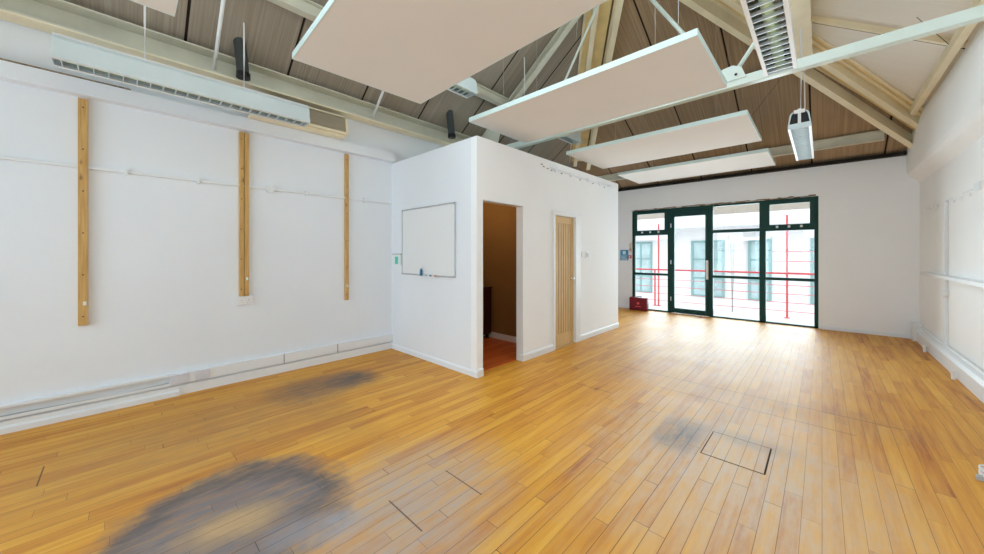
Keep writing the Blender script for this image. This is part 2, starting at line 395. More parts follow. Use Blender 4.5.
# ------------------------------------------------------------------ partition box
T = 0.10
OP = (2.945, 3.72, 2.10)          # opening: y0, y1, head height
DR = (4.49, 5.09, 2.05)          # door opening
bm = bmesh.new()
for y0, y1, z0, z1 in ((BY0, OP[0], 0, BH), (OP[0], OP[1], OP[2], BH), (OP[1], DR[0], 0, BH), (DR[0], DR[1], DR[2], BH), (DR[1], BY1, 0, BH)):
    bm_box(bm, BX-T, BX, y0, y1, z0, z1)
build('wall_partition_front', bm, 'white_neutral', kind='structure')
struct('wall_partition_left', (XL, BX-T, BY0, BY0+T, 0, BH), 'white')
struct('wall_partition_far', (XL, BX-T, BY1-T, BY1, 0, BH), 'white')
struct('ceiling_partition', (XL, BX-T, BY0+T, BY1-T, BH-0.12, BH-0.01), 'white')
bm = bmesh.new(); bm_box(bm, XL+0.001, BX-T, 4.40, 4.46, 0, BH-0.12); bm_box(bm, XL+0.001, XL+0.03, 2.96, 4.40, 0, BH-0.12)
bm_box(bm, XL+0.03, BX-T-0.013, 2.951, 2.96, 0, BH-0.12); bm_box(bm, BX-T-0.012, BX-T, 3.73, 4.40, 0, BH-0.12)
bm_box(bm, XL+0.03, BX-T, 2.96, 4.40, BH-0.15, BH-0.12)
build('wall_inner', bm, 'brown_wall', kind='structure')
struct('baseboard_inner', (XL+0.03, BX-T-0.012, 4.38, 4.40, 0.006, 0.10), 'gloss')
# skirting on the partition
def skirt_profile(bm, p, q, h=0.095, t=0.018, out=(1, 0)):
    p = Vector((p[0], p[1], 0)); q = Vector((q[0], q[1], 0)); n = Vector((out[0], out[1], 0))
    prof = [(0, 0), (t, 0), (t, h-0.02), (t*0.45, h), (0, h)]
    A = [bm.verts.new(p+n*a+Vector((0, 0, b))) for a, b in prof]; B = [bm.verts.new(q+n*a+Vector((0, 0, b))) for a, b in prof]
    bm.faces.new(A); bm.faces.new(B[::-1])
    for i in range(5): bm.faces.new((A[i], B[i], B[(i+1) % 5], A[(i+1) % 5]))
def skirting(name, p, q, out, h=0.095, t=0.018, mat='gloss'):
    bm = bmesh.new(); skirt_profile(bm, p, q, h, t, out); return build(name, bm, mat, kind='structure')
skirting('baseboard_partition', (BX, BY0), (BX, OP[0]), (1, 0))
skirting('baseboard_partition', (BX, OP[1]), (BX, 4.44), (1, 0))
skirting('baseboard_partition', (BX, 5.24), (BX, BY1), (1, 0))
skirting('baseboard_partition', (XL, BY0), (BX+0.018, BY0), (0, -1), 0.075, 0.014, 'white')
skirting('baseboard_partition', (BX-T, OP[1]), (BX+0.018, OP[1]), (0, -1))
# oak door
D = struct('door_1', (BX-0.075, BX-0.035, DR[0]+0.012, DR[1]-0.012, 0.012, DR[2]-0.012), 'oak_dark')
M_ = bmesh.new()
for y0, y1, z0, z1 in ((DR[0]+.012, DR[0]+.09, .012, 2.035), (DR[1]-.10, DR[1]-.012, .012, 2.035), (DR[0]+.09, DR[1]-.10, 1.93, 2.035), (DR[0]+.09, DR[1]-.10, .012, .20)):
    bm_box(M_, BX-0.036, BX-0.024, y0, y1, z0, z1)
build('door_stiles', M_, 'oak', D, bevel=0.002, kind='structure')
M_ = bmesh.new(); n = 6; w0 = DR[0]+.09; w1 = DR[1]-.10
for i in range(n):
    a = w0+(w1-w0)*i/n; bm_box(M_, BX-0.036, BX-0.029, a+0.008, a+(w1-w0)/n-0.008, .20, 1.93)
build('door_slats', M_, 'oak', D, bevel=0.003, kind='structure')
M_ = bmesh.new(); bm_tube(M_, [(BX-0.024, 5.02, 1.06), (BX-0.015, 5.02, 1.06)], 0.026, 16); bm_tube(M_, [(BX-0.02, 5.02, 1.06), (BX+0.03, 5.02, 1.06), (BX+0.035, 5.01, 1.06), (BX+0.035, 4.90, 1.06)], 0.010, 10)
build('door_handle', M_, 'chrome', D, smooth=True, kind='structure')
bm = bmesh.new()     # architrave and lining
for y0, y1, z0, z1 in ((4.44, DR[0], 0, 2.11), (DR[1], 5.24, 0, 2.11), (DR[0], DR[1], DR[2], 2.11)):
    bm_box(bm, BX, BX+0.018, y0, y1, z0, z1)
for y0, y1, z0, z1 in ((DR[0]-0.012, DR[0]+.010, 0, DR[2]), (DR[1]-.010, DR[1]+0.012, 0, DR[2]), (DR[0], DR[1], DR[2]-0.01, DR[2]+0.01)):
    bm_box(bm, BX-T+0.001, BX+0.001, y0, y1, z0, z1)
build('trim_3', bm, 'gloss', kind='structure', bevel=0.003)
struct('trim_4', (BX-T, BX+0.01, DR[0]+.012, DR[1]-.012, 0.0, 0.010), 'oak')
# opening reveal boards
bm = bmesh.new()
bm_box(bm, BX-T-0.012, BX+0.002, OP[0]-0.004, OP[0]+0.006, 0, OP[2]); bm_box(bm, BX-T-0.012, BX+0.002, OP[1]-0.006, OP[1]+0.004, 0, OP[2])
bm_box(bm, BX-T-0.012, BX+0.002, OP[0], OP[1], OP[2]-0.006, OP[2]+0.004)
build('trim_5', bm, 'gloss', kind='structure')
# cabinet in the inner room
c = thing('cabinet', (-4.45, 4.12, 0.006), 'dark red cabinet standing in the brown room behind the open doorway', 'cabinet')
box('body', (-4.75, -4.14, 3.90, 4.36, 0.09, 0.86), 'cabinet', c, 0.004)
box('top', (-4.77, -4.12, 3.885, 4.37, 0.86, 0.89), 'cabinet', c, 0.004)
box('door', (-4.74, -4.45, 3.885, 3.90, 0.12, 0.84), 'cabinet', c, 0.003); box('door', (-4.44, -4.15, 3.885, 3.90, 0.12, 0.84), 'cabinet', c, 0.003)
for xx in (-4.72, -4.21):
    for yy in (3.93, 4.29): box('leg', (xx, xx+0.04, yy, yy+0.04, 0.006, 0.09), 'black', c)

# ------------------------------------------------------------------ big window and glazed door
W1 = struct('window_1', (WX0, WX1, YB+0.02, YB+0.09, WZ-0.045, WZ), 'green')
def fr(name, b, parent=W1, mat='green', bev=0.004): return box(name, b, mat, parent, bev, kind='structure')
FY0, FY1 = YB+0.02, YB+0.09
mull = {'l': (WX0, -3.59), 'a': (-2.79, -2.70), 'b': (-1.90, -1.82), 'c': (-0.97, -0.86), 'r': (-0.11, WX1)}
for k, (a, b_) in mull.items(): fr('mullion', (a, b_, FY0, FY1, 0, WZ-0.045))
fr('sill', (WX0, -2.79, FY0, FY1, 0, 0.035)); fr('sill', (-1.83, WX1, FY0, FY1, 0, 0.030))
def rect_frame(bm, x0, x1, z0, z1, w, y0, y1):
    bm_box(bm, x0, x0+w, y0, y1, z0, z1); bm_box(bm, x1-w, x1, y0, y1, z0, z1)
    bm_box(bm, x0+w, x1-w, y0, y1, z1-w, z1); bm_box(bm, x0+w, x1-w, y0, y1, z0, z0+w)
cells = [(-3.59, -2.79), (-1.82, -0.97), (-0.86, -0.11)]
for i, (a, b_) in enumerate(cells):
    fr('transom', (a, b_, FY0, FY1, 1.93, 2.00)); fr('transom', (a, b_, FY0, FY1, 0.905, 0.965))
    for z0, z1 in ((0.03, 0.905), (0.965, 1.93), (2.0, WZ-0.045)):
        bm = bmesh.new(); bm_box(bm, a, b_, YB+0.052, YB+0.058, z0, z1); build('pane', bm, 'glass', W1, kind='structure')
    if i != 1:
        bm = bmesh.new(); rect_frame(bm, a-0.01, b_+0.01, 1.98, WZ-0.03, 0.075, YB-0.012, YB+0.03)
        s_ = build('opening_light', bm, 'green', W1, 0.004, kind='structure')
        for t in (0.25, 0.5, 0.75):
            xx = a+(b_-a)*t; box('window_catch', (xx-0.02, xx+0.02, YB-0.035, YB-0.010, 1.985, 2.03), 'white_plastic', s_, 0.003, kind='structure')
fr('transom', (-2.70, -1.90, FY0, FY1, 2.43, WZ-0.045))
D2 = thing('door_2', (-2.33, YB+0.05, 0.0), '', 'door'); del D2['label']; del D2['category']; D2['kind'] = 'structure'
bm = bmesh.new(); bm_box(bm, -2.70, -2.63, YB+0.0, YB+0.06, 0.01, 2.43); bm_box(bm, -1.97, -1.90, YB+0.0, YB+0.06, 0.01, 2.43)
bm_box(bm, -2.63, -1.97, YB+0.0, YB+0.06, 2.36, 2.43); bm_box(bm, -2.63, -1.97, YB, YB+0.06, 0.01, 0.13)
build('door_frame', bm, 'green', D2, 0.004, kind='structure')
box('pane', (-2.63, -1.97, YB+0.028, YB+0.034, 0.13, 2.36), 'glass', D2, kind='structure')
bm = bmesh.new(); bm_box(bm, -1.955, -1.905, YB-0.012, YB, 0.86, 1.30); bm_tube(bm, [(-1.93, YB-0.01, 0.90), (-1.93, YB-0.05, 0.92), (-1.93, YB-0.05, 1.24), (-1.93, YB-0.01, 1.26)], 0.012, 10)
build('door_handle', bm, 'white_plastic', D2, kind='structure')
for z in (0.3, 1.2, 2.1): box('hinge', (-2.715, -2.695, YB-0.012, YB+0.01, z, z+0.10), 'alu', D2, kind='structure')
skirting('baseboard_back', (WX1+0.02, YB), (XR-0.05, YB), (0, -1), 0.07, 0.016, 'white')
skirting('baseboard_back', (XL, YB), (WX0-0.03, YB), (0, -1), 0.07, 0.016, 'white')

# ------------------------------------------------------------------ outside: walkway, red railing, facing building
struct('floor_walkway', (-9.0, 8.0, YB+0.25, 10.75, -0.25, -0.04), 'concrete')
rl = thing('balcony_railing', (-1.5, 10.6, -0.04), 'red metal railing with tall posts along the walkway outside the window', 'railing')
RY = 10.6
def post(xx, top, r=0.022, dz=0.0):
    bm = bmesh.new(); bm_tube(bm, [(xx, RY, -0.04), (xx, RY, top)], r, 10); bm_box(bm, xx-0.05, xx+0.05, RY-0.05, RY+0.05, -0.04, -0.028)
    return build('post', bm, 'red', rl)
for xx, top in ((-8.0, 2.3), (-3.42, 2.32), (-3.52, 0.98), (-0.59, 2.36), (3.4, 2.32), (7.0, 2.3)): post(xx, top)
bm = bmesh.new(); bm_tube(bm, [(-8.6, RY, 1.0), (7.8, RY, 1.0)], 0.024, 10); build('top_rail', bm, 'red', rl, smooth=True)
for z in (0.12, 0.32, 0.52, 0.72):
    bm = bmesh.new(); bm_tube(bm, [(-8.6, RY, z), (7.8, RY, z)], 0.007, 8); build('wire', bm, 'red', rl)
bm = bmesh.new()
for z in (1.28, 1.5): bm_tube(bm, [(-0.85, RY, z), (-0.02, RY, z)], 0.008, 8)
build('short_rail', bm, 'red', rl)
FYY = 14.0
fb = thing('building', (-3.0, FYY, -3.2), 'pale rendered building across the courtyard with grey-green windows', 'building')
box('wall', (-16, 12, FYY, FYY+0.4, -3.2, 2.35), 'render', fb)
box('upper_band', (-16, 12, FYY-0.45, FYY+0.2, 2.74, 3.16), 'beige', fb)
box('upper_wall', (-16, 12, FYY-0.30, FYY+0.3, 3.16, 4.6), 'render', fb)
box('gutter', (-16, 12, FYY-0.62, FYY, 2.35, 2.74), 'gloss', fb, 0.02)
def fwin(x0, x1, z0, z1, nx=2, nz=3):
    bm = bmesh.new(); rect_frame(bm, x0, x1, z0, z1, 0.07, FYY-0.05, FYY+0.02)
    for i in range(1, nx): xx = x0+(x1-x0)*i/nx; bm_box(bm, xx-0.025, xx+0.025, FYY-0.045, FYY+0.02, z0+.07, z1-.07)
    for i in range(1, nz): zz = z0+(z1-z0)*i/nz; bm_box(bm, x0+.07, x1-.07, FYY-0.044, FYY+0.02, zz-0.025, zz+0.025)
    f = build('window', bm, 'facade_frame', fb)
    box('pane', (x0+.03, x1-.03, FYY-0.02, FYY-0.01, z0+.03, z1-.03), 'facade_glass', f)
for a, b_ in ((-7.6, -6.6), (-5.60, -4.75), (-3.40, -2.40), (-1.75, -1.15), (-0.25, 0.6), (-10.3, -9.3), (2.2, 3.2), (4.6, 5.6)):
    fwin(a, b_, -0.05, 1.92)
    fwin(a, b_, -2.7, -0.75)
bm = bmesh.new()
bm_tube(bm, [(-5.6, FYY-0.35, 2.05), (-4.3, FYY-0.35, 2.05), (-3.95, FYY-0.35, 2.12), (-3.75, FYY-0.35, 2.36)], 0.075, 12)
build('pipe', bm, 'white_plastic', fb, smooth=True)
bm = bmesh.new()
bm_tube(bm, [(-1.0, FYY-0.2, 2.36), (-1.05, FYY-0.2, 2.15), (-1.3, FYY-0.2, 1.95), (-2.0, FYY-0.2, 1.93), (-2.15, FYY-0.2, 1.8), (-2.15, FYY-0.2, -3.0)], 0.06, 12)
build('pipe', bm, 'white_plastic', fb, smooth=True)
struct('floor_courtyard', (-18, 14, 9.6, 14.5, -3.3, -3.2), 'concrete')
# underside of our own eaves outside
struct('ceiling_walkway', (-9, 8, YB+0.3, 10.2, 2.95, 3.05), 'render')

# ------------------------------------------------------------------ left wall fittings
bm = bmesh.new(); bm_poly_prism(bm, [(XL, 2.855), (XL+0.10, 2.855), (XL+0.10, 2.99), (XL, 3.00)], 'y', YF, BY0)
build('trim_6', bm, 'white', kind='structure')
# loose dark gap along the top of the boxing near the camera
struct('trim_7', (XL, XL+0.102, YF, 0.05, 2.993, 3.003), 'lead')
# eaves beam, left
b_ = bmesh.new(); bm_bar(b_, (-4.735, YF, 3.36), (-4.735, YB, 3.36), 0.17, 0.23, section=C_sec(0.17, 0.23, 0.014, 1))
o = build('eaves_beam', b_, 'cream_dull'); box('painted_bounce_strip', (-4.82, -4.648, YF, YB, 3.345, 3.360), 'cream', o); tag(o, 'long dull cream steel eaves beam above the battens on the left wall', 'beam')  # cream strip paints floor bounce light onto the beam's underside
b_ = bmesh.new(); bm_bar(b_, (XL+0.035, YF, 3.592), (XL+0.035, 8.4, 3.592), 0.06, 0.02)
build('trim_8', b_, 'cream_dull', kind='structure')
# eaves beam, right
b_ = bmesh.new(); bm_bar(b_, (1.00, YF, 3.56), (1.00, 9.05, 3.56), 0.07, 0.11)
o = build('eaves_beam', b_, 'cream', bevel=0.004); tag(o, 'pale cream steel eaves beam on top of the right wall', 'beam')
# battens
def batten(y0, y1, z0, z1, label, double=False):
    t = thing('wall_batten', (XL, (y0+y1)/2, z0), label, 'batten', 'bare pine battens on the left wall')
    def strip(a, c):
        bm = bmesh.new(); bm_box(bm, XL, XL+0.034, a, c, z0, z1); return build('strip', bm, 'batten', t, 0.002)
    if double: strip(y0, (y0+y1)/2-0.003); strip((y0+y1)/2+0.003, y1)
    else: strip(y0, y1)
    yc = (y0+y1)/2 if not double else y0+0.02; k = 6
    for i in range(k):
        z = z0+0.08+(z1-z0-0.16)*i/(k-1); bm = bmesh.new(); bm_tube(bm, [(XL+0.0335, yc, z), (XL+0.0355, yc, z)], 0.006, 8)
        build('screw', bm, 'black', t)
    bm = bmesh.new(); yy = y1-0.03; bm_box(bm, XL+0.0342, XL+0.0355, yy, yy+0.02, z0+0.18, z0+0.215)
    build('sticker', bm, 'paper', t)
    return t
batten(-0.275, -0.215, 0.81, 2.84, 'pine batten nearest the camera, left of the three on the left wall')
batten(0.905, 1.0, 0.97, 2.84, 'double pine batten ending on the white socket, middle of the three', True)
batten(2.115, 2.165, 0.81, 2.84, 'thin pine batten nearest the whiteboard partition, farthest of the three')
# double socket
s = thing('wall_socket', (XL, 0.955, 0.86), 'white double wall socket under the middle pine batten', 'socket')
box('back_box', (XL, XL+0.030, 0.885, 1.03, 0.875, 0.96), 'white_plastic', s, 0.004)
box('face_plate', (XL+0.030, XL+0.038, 0.88, 1.035, 0.87, 0.965), 'white_plastic', s, 0.003)
for yy in (0.915, 0.985):
    bm = bmesh.new()
    bm_box(bm, XL+0.037, XL+0.0395, yy+0.008, yy+0.014, 0.915, 0.925); bm_box(bm, XL+0.037, XL+0.0395, yy-0.006, yy, 0.89, 0.897); bm_box(bm, XL+0.037, XL+0.0395, yy+0.022, yy+0.028, 0.89, 0.897)
    build('socket_holes', bm, 'grey_plastic', s)
    box('rocker_switch', (XL+0.037, XL+0.042, yy-0.008, yy+0.006, 0.93, 0.948), 'white_plastic', s, 0.001)
# surface conduit across the left wall
cd = thing('surface_conduit', (XL, 1.0, 2.23), 'thin white painted conduit running across the left wall behind the battens', 'conduit')
bm = bmesh.new(); bm_box(bm, XL, XL+0.024, YF, BY0, 2.217, 2.243); build('pipe', bm, 'gloss', cd, 0.004)
bm = bmesh.new(); bm_tube(bm, [(XL, 1.21, 2.23), (XL+0.04, 1.21, 2.23)], 0.045, 18); build('junction_box', bm, 'gloss', cd)
for yy in (-0.75, 0.02, 0.55, 1.62, 2.4): box('saddle', (XL, XL+0.032, yy-0.010, yy+0.010, 2.20, 2.26), 'gloss', cd)
# skirting trunking on the left wall
bm = bmesh.new(); bm_poly_prism(bm, [(XL, 0), (XL+0.03, 0), (XL+0.03, 0.09), (XL+0.015, 0.10), (XL, 0.10)], 'y', YF, BY0-0.015)
build('baseboard_left', bm, 'gloss', kind='structure')
bm = bmesh.new(); bm_poly_prism(bm, [(XL+0.03, 0), (XL+0.05, 0), (XL+0.05, 0.045), (XL+0.03, 0.06)], 'y', YF, 0.40)
build('trim_9', bm, 'gloss', kind='structure')
tr = thing('dado_trunking', (XL, 1.0, 0.12), 'white plastic trunking above the skirting of the left wall, partly open', 'trunking')
bm = bmesh.new(); bm_box(bm, XL, XL+0.045, 0.34, BY0, 0.115, 0.225); build('cover', bm, 'gloss', tr, 0.004)
bm = bmesh.new(); bm_poly_prism(bm, [(XL, 0.115), (XL+0.045, 0.115), (XL+0.045, 0.140), (XL+0.04, 0.140), (XL+0.04, 0.12), (XL+0.006, 0.12), (XL+0.006, 0.222), (XL+0.04, 0.222), (XL+0.04, 0.205), (XL+0.045, 0.205), (XL+0.045, 0.228), (XL, 0.228)], 'y', YF, 0.34)
build('open_channel', bm, 'gloss', tr)
bm = bmesh.new(); bm_tube(bm, [(XL+0.02, YF, 0.135), (XL+0.02, -0.6, 0.14), (XL+0.024, 0.0, 0.128), (XL+0.02, 0.32, 0.14)], 0.006, 8); build('cable', bm, 'grey_plastic', tr)
for a, c_ in ((0.33, 0.47), (0.52, 0.64)):
    bm = bmesh.new(); bm_box(bm, XL+0.045, XL+0.058, a, c_, 0.122, 0.218); build('blank_plate', bm, 'plate_grey', tr, 0.002)
for yy in (1.35, 2.0): box('cover_joint', (XL+0.044, XL+0.050, yy, yy+0.012, 0.111, 0.229), 'grey_plastic', tr)

# wall heater behind the light fitting
h = thing('wall_heater', (XL, 1.65, 3.0), 'cream wall heater with curved end high on the left wall behind the strip light', 'heater')
prof = [(XL, 3.03), (XL+0.20, 3.03), (XL+0.24, 3.05), (XL+0.25, 3.09), (XL+0.22, 3.24), (XL+0.18, 3.27), (XL, 3.27)]
def prism_y(pr, y0, y1):
    bm = bmesh.new(); bm_poly_prism(bm, pr, 'y', y0, y1); return bm
build('body', prism_y([(a, b) for a, b in prof], 1.0, 2.03), 'heater_in', h)
build('end_cap', prism_y([(a+(0.008 if a > XL else 0), b+(0.006 if b > 3.1 else -0.006)) for a, b in prof], 2.03, 2.06), 'cream', h)
box('bottom_tray', (XL, XL+0.215, 0.98, 2.03, 2.995, 3.03), 'cream', h, 0.004)
box('lip', (XL+0.21, XL+0.255, 0.98, 2.03, 3.03, 3.06), 'cream', h, 0.003)
box('top_rim', (XL+0.16, XL+0.215, 1.0, 2.03, 3.262, 3.278), 'cream', h, 0.003)

# ------------------------------------------------------------------ whiteboard and small things on the partition
wb = thing('whiteboard', (-3.91, BY0, 1.15), 'white wall-mounted whiteboard with thin grey frame on the partition', 'whiteboard')
box('panel', (-4.50, -3.32, BY0-0.014, BY0, 1.165, 2.085), 'board', wb)
bm = bmesh.new()
x0, x1, z0, z1 = -4.512, -3.308, 1.153, 2.098
for bb in ((x0, x1, z0, z0+0.018), (x0, x1, z1-0.018, z1), (x0, x0+0.016, z0+0.018, z1-0.018), (x1-0.016, x1, z0+0.018, z1-0.018)):
    bm_box(bm, bb[0], bb[1], BY0-0.020, BY0, bb[2], bb[3])
build('frame', bm, 'alu', wb, 0.002)
for xx in (x0, x1-0.026):
    for zz in (z0, z1-0.026): box('corner', (xx, xx+0.026, BY0-0.023, BY0-0.018, zz, zz+0.026), 'grey_plastic', wb, 0.002)
box('pen_tray', (-4.06, -3.64, BY0-0.065, BY0-0.02, 1.145, 1.153), 'white_plastic', wb, 0.002)
bt = thing('spray_bottle', (-3.99, BY0-0.045, 1.153), 'small blue bottle standing on the whiteboard pen tray', 'bottle')
bm = bmesh.new(); bm_tube(bm, [(-3.99, BY0-.045, 1.153), (-3.99, BY0-.045, 1.225), (-3.99, BY0-.045, 1.24), (-3.99, BY0-.045, 1.255)], [0.019, 0.019, 0.010, 0.009], 14)
build('body', bm, 'blue', bt)
bm = bmesh.new(); bm_tube(bm, [(-3.985, BY0-.045, 1.25), (-3.972, BY0-.045, 1.30)], 0.005, 8); build('nozzle', bm, 'white_plastic', bt)
def marker(xx, cap, label):
    t = thing('marker_pen', (xx, BY0-0.042, 1.162), label, 'pen', 'marker pens on the tray')
    bm = bmesh.new(); bm_tube(bm, [(xx-0.03, BY0-.042, 1.162), (xx+0.025, BY0-.042, 1.162)], 0.008, 10); build('barrel', bm, 'white_plastic', t)
    bm = bmesh.new(); bm_tube(bm, [(xx+0.025, BY0-.042, 1.162), (xx+0.055, BY0-.042, 1.162)], 0.009, 10); build('cap', bm, cap, t)
marker(-3.92, 'grey_plastic', 'grey-capped marker pen on the tray, next to the blue bottle')
marker(-3.82, 'blue', 'blue-capped marker pen in the middle of the whiteboard tray')
marker(-3.72, 'orange', 'orange-capped marker pen at the right end of the tray')
th = thing('wall_thermostat', (-4.655, BY0, 1.29), 'small white wall unit with teal display left of the whiteboard', 'thermostat')
box('case', (-4.76, -4.54, BY0-0.022, BY0, 1.29, 1.445), 'paper', th, 0.004)
box('top_edge', (-4.765, -4.535, BY0-0.026, BY0, 1.442, 1.454), 'grey_plastic', th)
box('display', (-4.69, -4.61, BY0-0.024, BY0-0.021, 1.30, 1.41), 'teal', th)
def plate(y0, y1, z0, z1, label, rocker=True):
    t = thing('light_switch', (BX, (y0+y1)/2, z0), label, 'switch')
    box('plate', (BX, BX+0.012, y0, y1, z0, z1), 'white_plastic', t, 0.003)
    if rocker: box('rocker', (BX+0.011, BX+0.017, y0+0.02, y1-0.02, z0+0.018, z1-0.02), 'grey_plastic', t, 0.002)
plate(5.30, 5.345, 1.40, 1.49, 'narrow white switch plate immediately right of the oak door', False)
plate(5.43, 5.55, 1.375, 1.485, 'square white switch with grey rocker, second plate right of the oak door')
# cable clips and bare conduit near the top of the partition
cc = thing('surface_conduit', (BX, 5.3, 2.72), 'short white conduit with round saddles near the top of the partition', 'conduit')
bm = bmesh.new(); bm_tube(bm, [(BX+0.012, 4.35, 2.735), (BX+0.012, 5.3, 2.72), (BX+0.012, 6.5, 2.715)], 0.011, 8); build('pipe', bm, 'white', cc)
for i, yy in enumerate((4.5, 4.95, 5.5, 5.95, 6.35)):
    bm = bmesh.new(); bm_tube(bm, [(BX, yy, 2.725), (BX+0.022, yy, 2.725)], 0.035, 14); build('saddle', bm, 'white', cc)
for yy, zz in ((4.15, 2.745), (4.2, 2.72), (4.3, 2.71), (4.4, 2.70), (4.68, 2.70), (5.25, 2.69), (5.7, 2.695), (6.15, 2.69)):
    box('clip', (BX, BX+0.006, yy-0.02, yy+0.02, zz-0.006, zz+0.006), 'lead', cc)

# ------------------------------------------------------------------ near the glazed opening
sg = box('wall_sign', (-3.98, -3.76, YB-0.004, YB, 1.28, 1.56), 'sign_blue')
tag(sg, 'blue fire notice on the wall left of the window', 'sign')
bm = bmesh.new()
for k in range(4): bm_box(bm, -3.95, -3.95+(0.16 if k != 2 else 0.11), YB-0.0055, YB-0.0035, 1.30+0.03*k, 1.312+0.03*k)
bm_box(bm, -3.91, -3.83, YB-0.0055, YB-0.0035, 1.44, 1.53)
sgl = build('sign_print', bm, 'paper'); sgl.parent = sg
cp = thing('fire_call_point', (-3.70, YB, 1.33), 'small red fire alarm call point between blue notice and window frame', 'alarm')
box('case', (-3.745, -3.672, YB-0.045, YB, 1.335, 1.415), 'callred', cp, 0.005)
box('glass_front', (-3.73, -3.687, YB-0.048, YB-0.044, 1.355, 1.395), 'paper', cp, 0.002)
kb = thing('door_intercom', (-3.70, YB, 1.5), 'beige rounded wall unit directly above the red call point', 'intercom')
bm = bmesh.new(); bm_tube(bm, [(-3.70, YB-0.03, 1.52), (-3.70, YB-0.035, 1.56), (-3.70, YB-0.035, 1.70), (-3.70, YB-0.03, 1.74)], [0.018, 0.032, 0.034, 0.018], 12); build('handset', bm, 'cream', kb, smooth=True)
box('base', (-3.735, -3.668, YB-0.02, YB, 1.49, 1.76), 'white_plastic', kb, 0.004)
rb = thing('red_case', (-3.42, 9.14, 0.0), 'dark red case standing on the floor against the left window pane', 'case')
bm = bmesh.new(); bm_box(bm, -3.66, -3.21, 9.08, 9.22, 0.002, 0.33); build('body', bm, 'redbox', rb, 0.02)
bm = bmesh.new(); bm_tube(bm, [(-3.50, 9.15, 0.32), (-3.50, 9.15, 0.355), (-3.37, 9.15, 0.355), (-3.37, 9.15, 0.32)], 0.009, 8); build('handle', bm, 'black', rb)
bm = bmesh.new(); bm_tube(bm, [(-3.43, 9.078, 0.185), (-3.43, 9.081, 0.185)], 0.035, 16); bm_box(bm, -3.50, -3.36, 9.077, 9.081, 0.095, 0.115); build('emblem', bm, 'red', rb)

# ------------------------------------------------------------------ right wall fittings
def run(name, pts, r, mat, parent, seg=8):
    bm = bmesh.new(); bm_tube(bm, pts, r, seg); return build(name, bm, mat, parent)
t = thing('pipe_boxing', (XR, 5.0, 0), 'white boxed pipe casing along the foot of the right wall', 'boxing')
bm = bmesh.new(); bm_poly_prism(bm, [(XR, 0), (1.14, 0), (1.135, 0.16), (1.155, 0.20), (XR, 0.23)], 'y', YF, 9.2); build('casing', bm, 'gloss', t)
run('pipe', [(1.165, YF, 0.262), (1.165, 8.9, 0.262)], 0.016, 'gloss', t)
bm = bmesh.new(); bm_box(bm, 1.10, XR, 9.05, 9.24, 0, 0.30); build('end_box', bm, 'gloss', t, 0.006)
t2 = thing('pipe_stub', (1.15, 6.6, 0), 'short white capped pipe stub by the boxing, nearer of the two', 'pipe')
t3 = thing('pipe_stub', (1.15, 8.2, 0), 'short white capped pipe stub by the boxing, nearer the window wall', 'pipe')
for tt, yy in ((t2, 6.6), (t3, 8.15)):
    run('stem', [(1.105, yy, 0.0), (1.10, yy, 0.075)], 0.017, 'white_plastic', tt, 12)
    run('cap', [(1.10, yy, 0.075), (1.099, yy, 0.10)], 0.024, 'white_plastic', tt, 12)
t = thing('dado_rail_trunking', (XR, 6.0, 1.12), 'white horizontal trunking at waist height on the right wall', 'trunking')
bm = bmesh.new(); bm_poly_prism(bm, [(XR, 1.11), (1.14, 1.12), (1.135, 1.165), (XR, 1.175)], 'y', YF, 8.75); build('trunk', bm, 'gloss', t)
t = thing('vertical_trunking', (XR, 7.45, 0.3), 'white vertical trunking with round box on the right wall', 'trunking')
box('trunk', (1.168, XR, 7.425, 7.475, 0.26, 2.14), 'gloss', t, 0.003)
run('round_box', [(1.16, 7.45, 0.93), (XR, 7.45, 0.93)], 0.06, 'gloss', t, 20)
cr = thing('conduit_remnants', (XR, 6.5, 2.12), 'broken line of painted-over conduit clips high on the right wall', 'conduit')
for y0 in (5.2, 5.55, 5.9, 6.45, 6.8, 7.1, 7.6, 7.95, 8.3): box('clip', (XR-0.010, XR, y0, y0+0.03, 2.09, 2.13), 'gloss', cr)
for y0 in (5.1, 6.3, 7.2, 7.9, 8.35): box('conduit_piece', (XR-0.014, XR, y0, y0+random.uniform(0.25, 0.5), 2.148, 2.162), 'gloss', cr)
box('junction_box', (XR-0.02, XR, 6.1, 6.26, 2.12, 2.20), 'gloss', cr)
# coiled cable at the right edge of the floor
bm = bmesh.new(); pts = []
for i in range(90):
    a = i*0.35; r = 0.07+0.02*math.sin(i*0.7); pts.append((0.82+r*math.cos(a), 3.85+r*1.2*math.sin(a), 0.008+0.012*abs(math.sin(i*0.21))+0.0006*i))
pts += [(0.95, 3.95, 0.05), (1.06, 4.05, 0.10), (1.12, 4.1, 0.20)]
bm_tube(bm, pts, 0.005, 6); cb = build('coiled_cable', bm, 'white_plastic', smooth=True); tag(cb, 'white cable coiled on the floor beside the right wall', 'cable')
bm = bmesh.new(); bm_box(bm, 0.72, 0.75, 3.75, 3.79, 0.002, 0.03); build('plug', bm, 'grey_plastic', cb, 0.004)
# hatch in the floor
hx0, hx1, hy0, hy1 = -0.64, -0.28, 2.90, 3.31
fh = thing('floor_hatch', (-0.46, 3.1, 0), 'small square access hatch cut into the wooden floor', 'hatch')
box('lid', (hx0, hx1, hy0, hy1, 0.0, 0.0015), 'floor', fh)
bm = bmesh.new()
bm_box(bm, hx0-0.007, hx0, hy0-0.005, hy1+0.005, 0, 0.0012); bm_box(bm, hx1, hx1+0.010, hy0-0.005, hy1+0.005, 0, 0.0012)
bm_box(bm, hx0, hx1, hy0-0.006, hy0, 0, 0.0012); bm_box(bm, hx0, hx1, hy1, hy1+0.006, 0, 0.0012)
build('gap', bm, 'shadow_gap', fh)
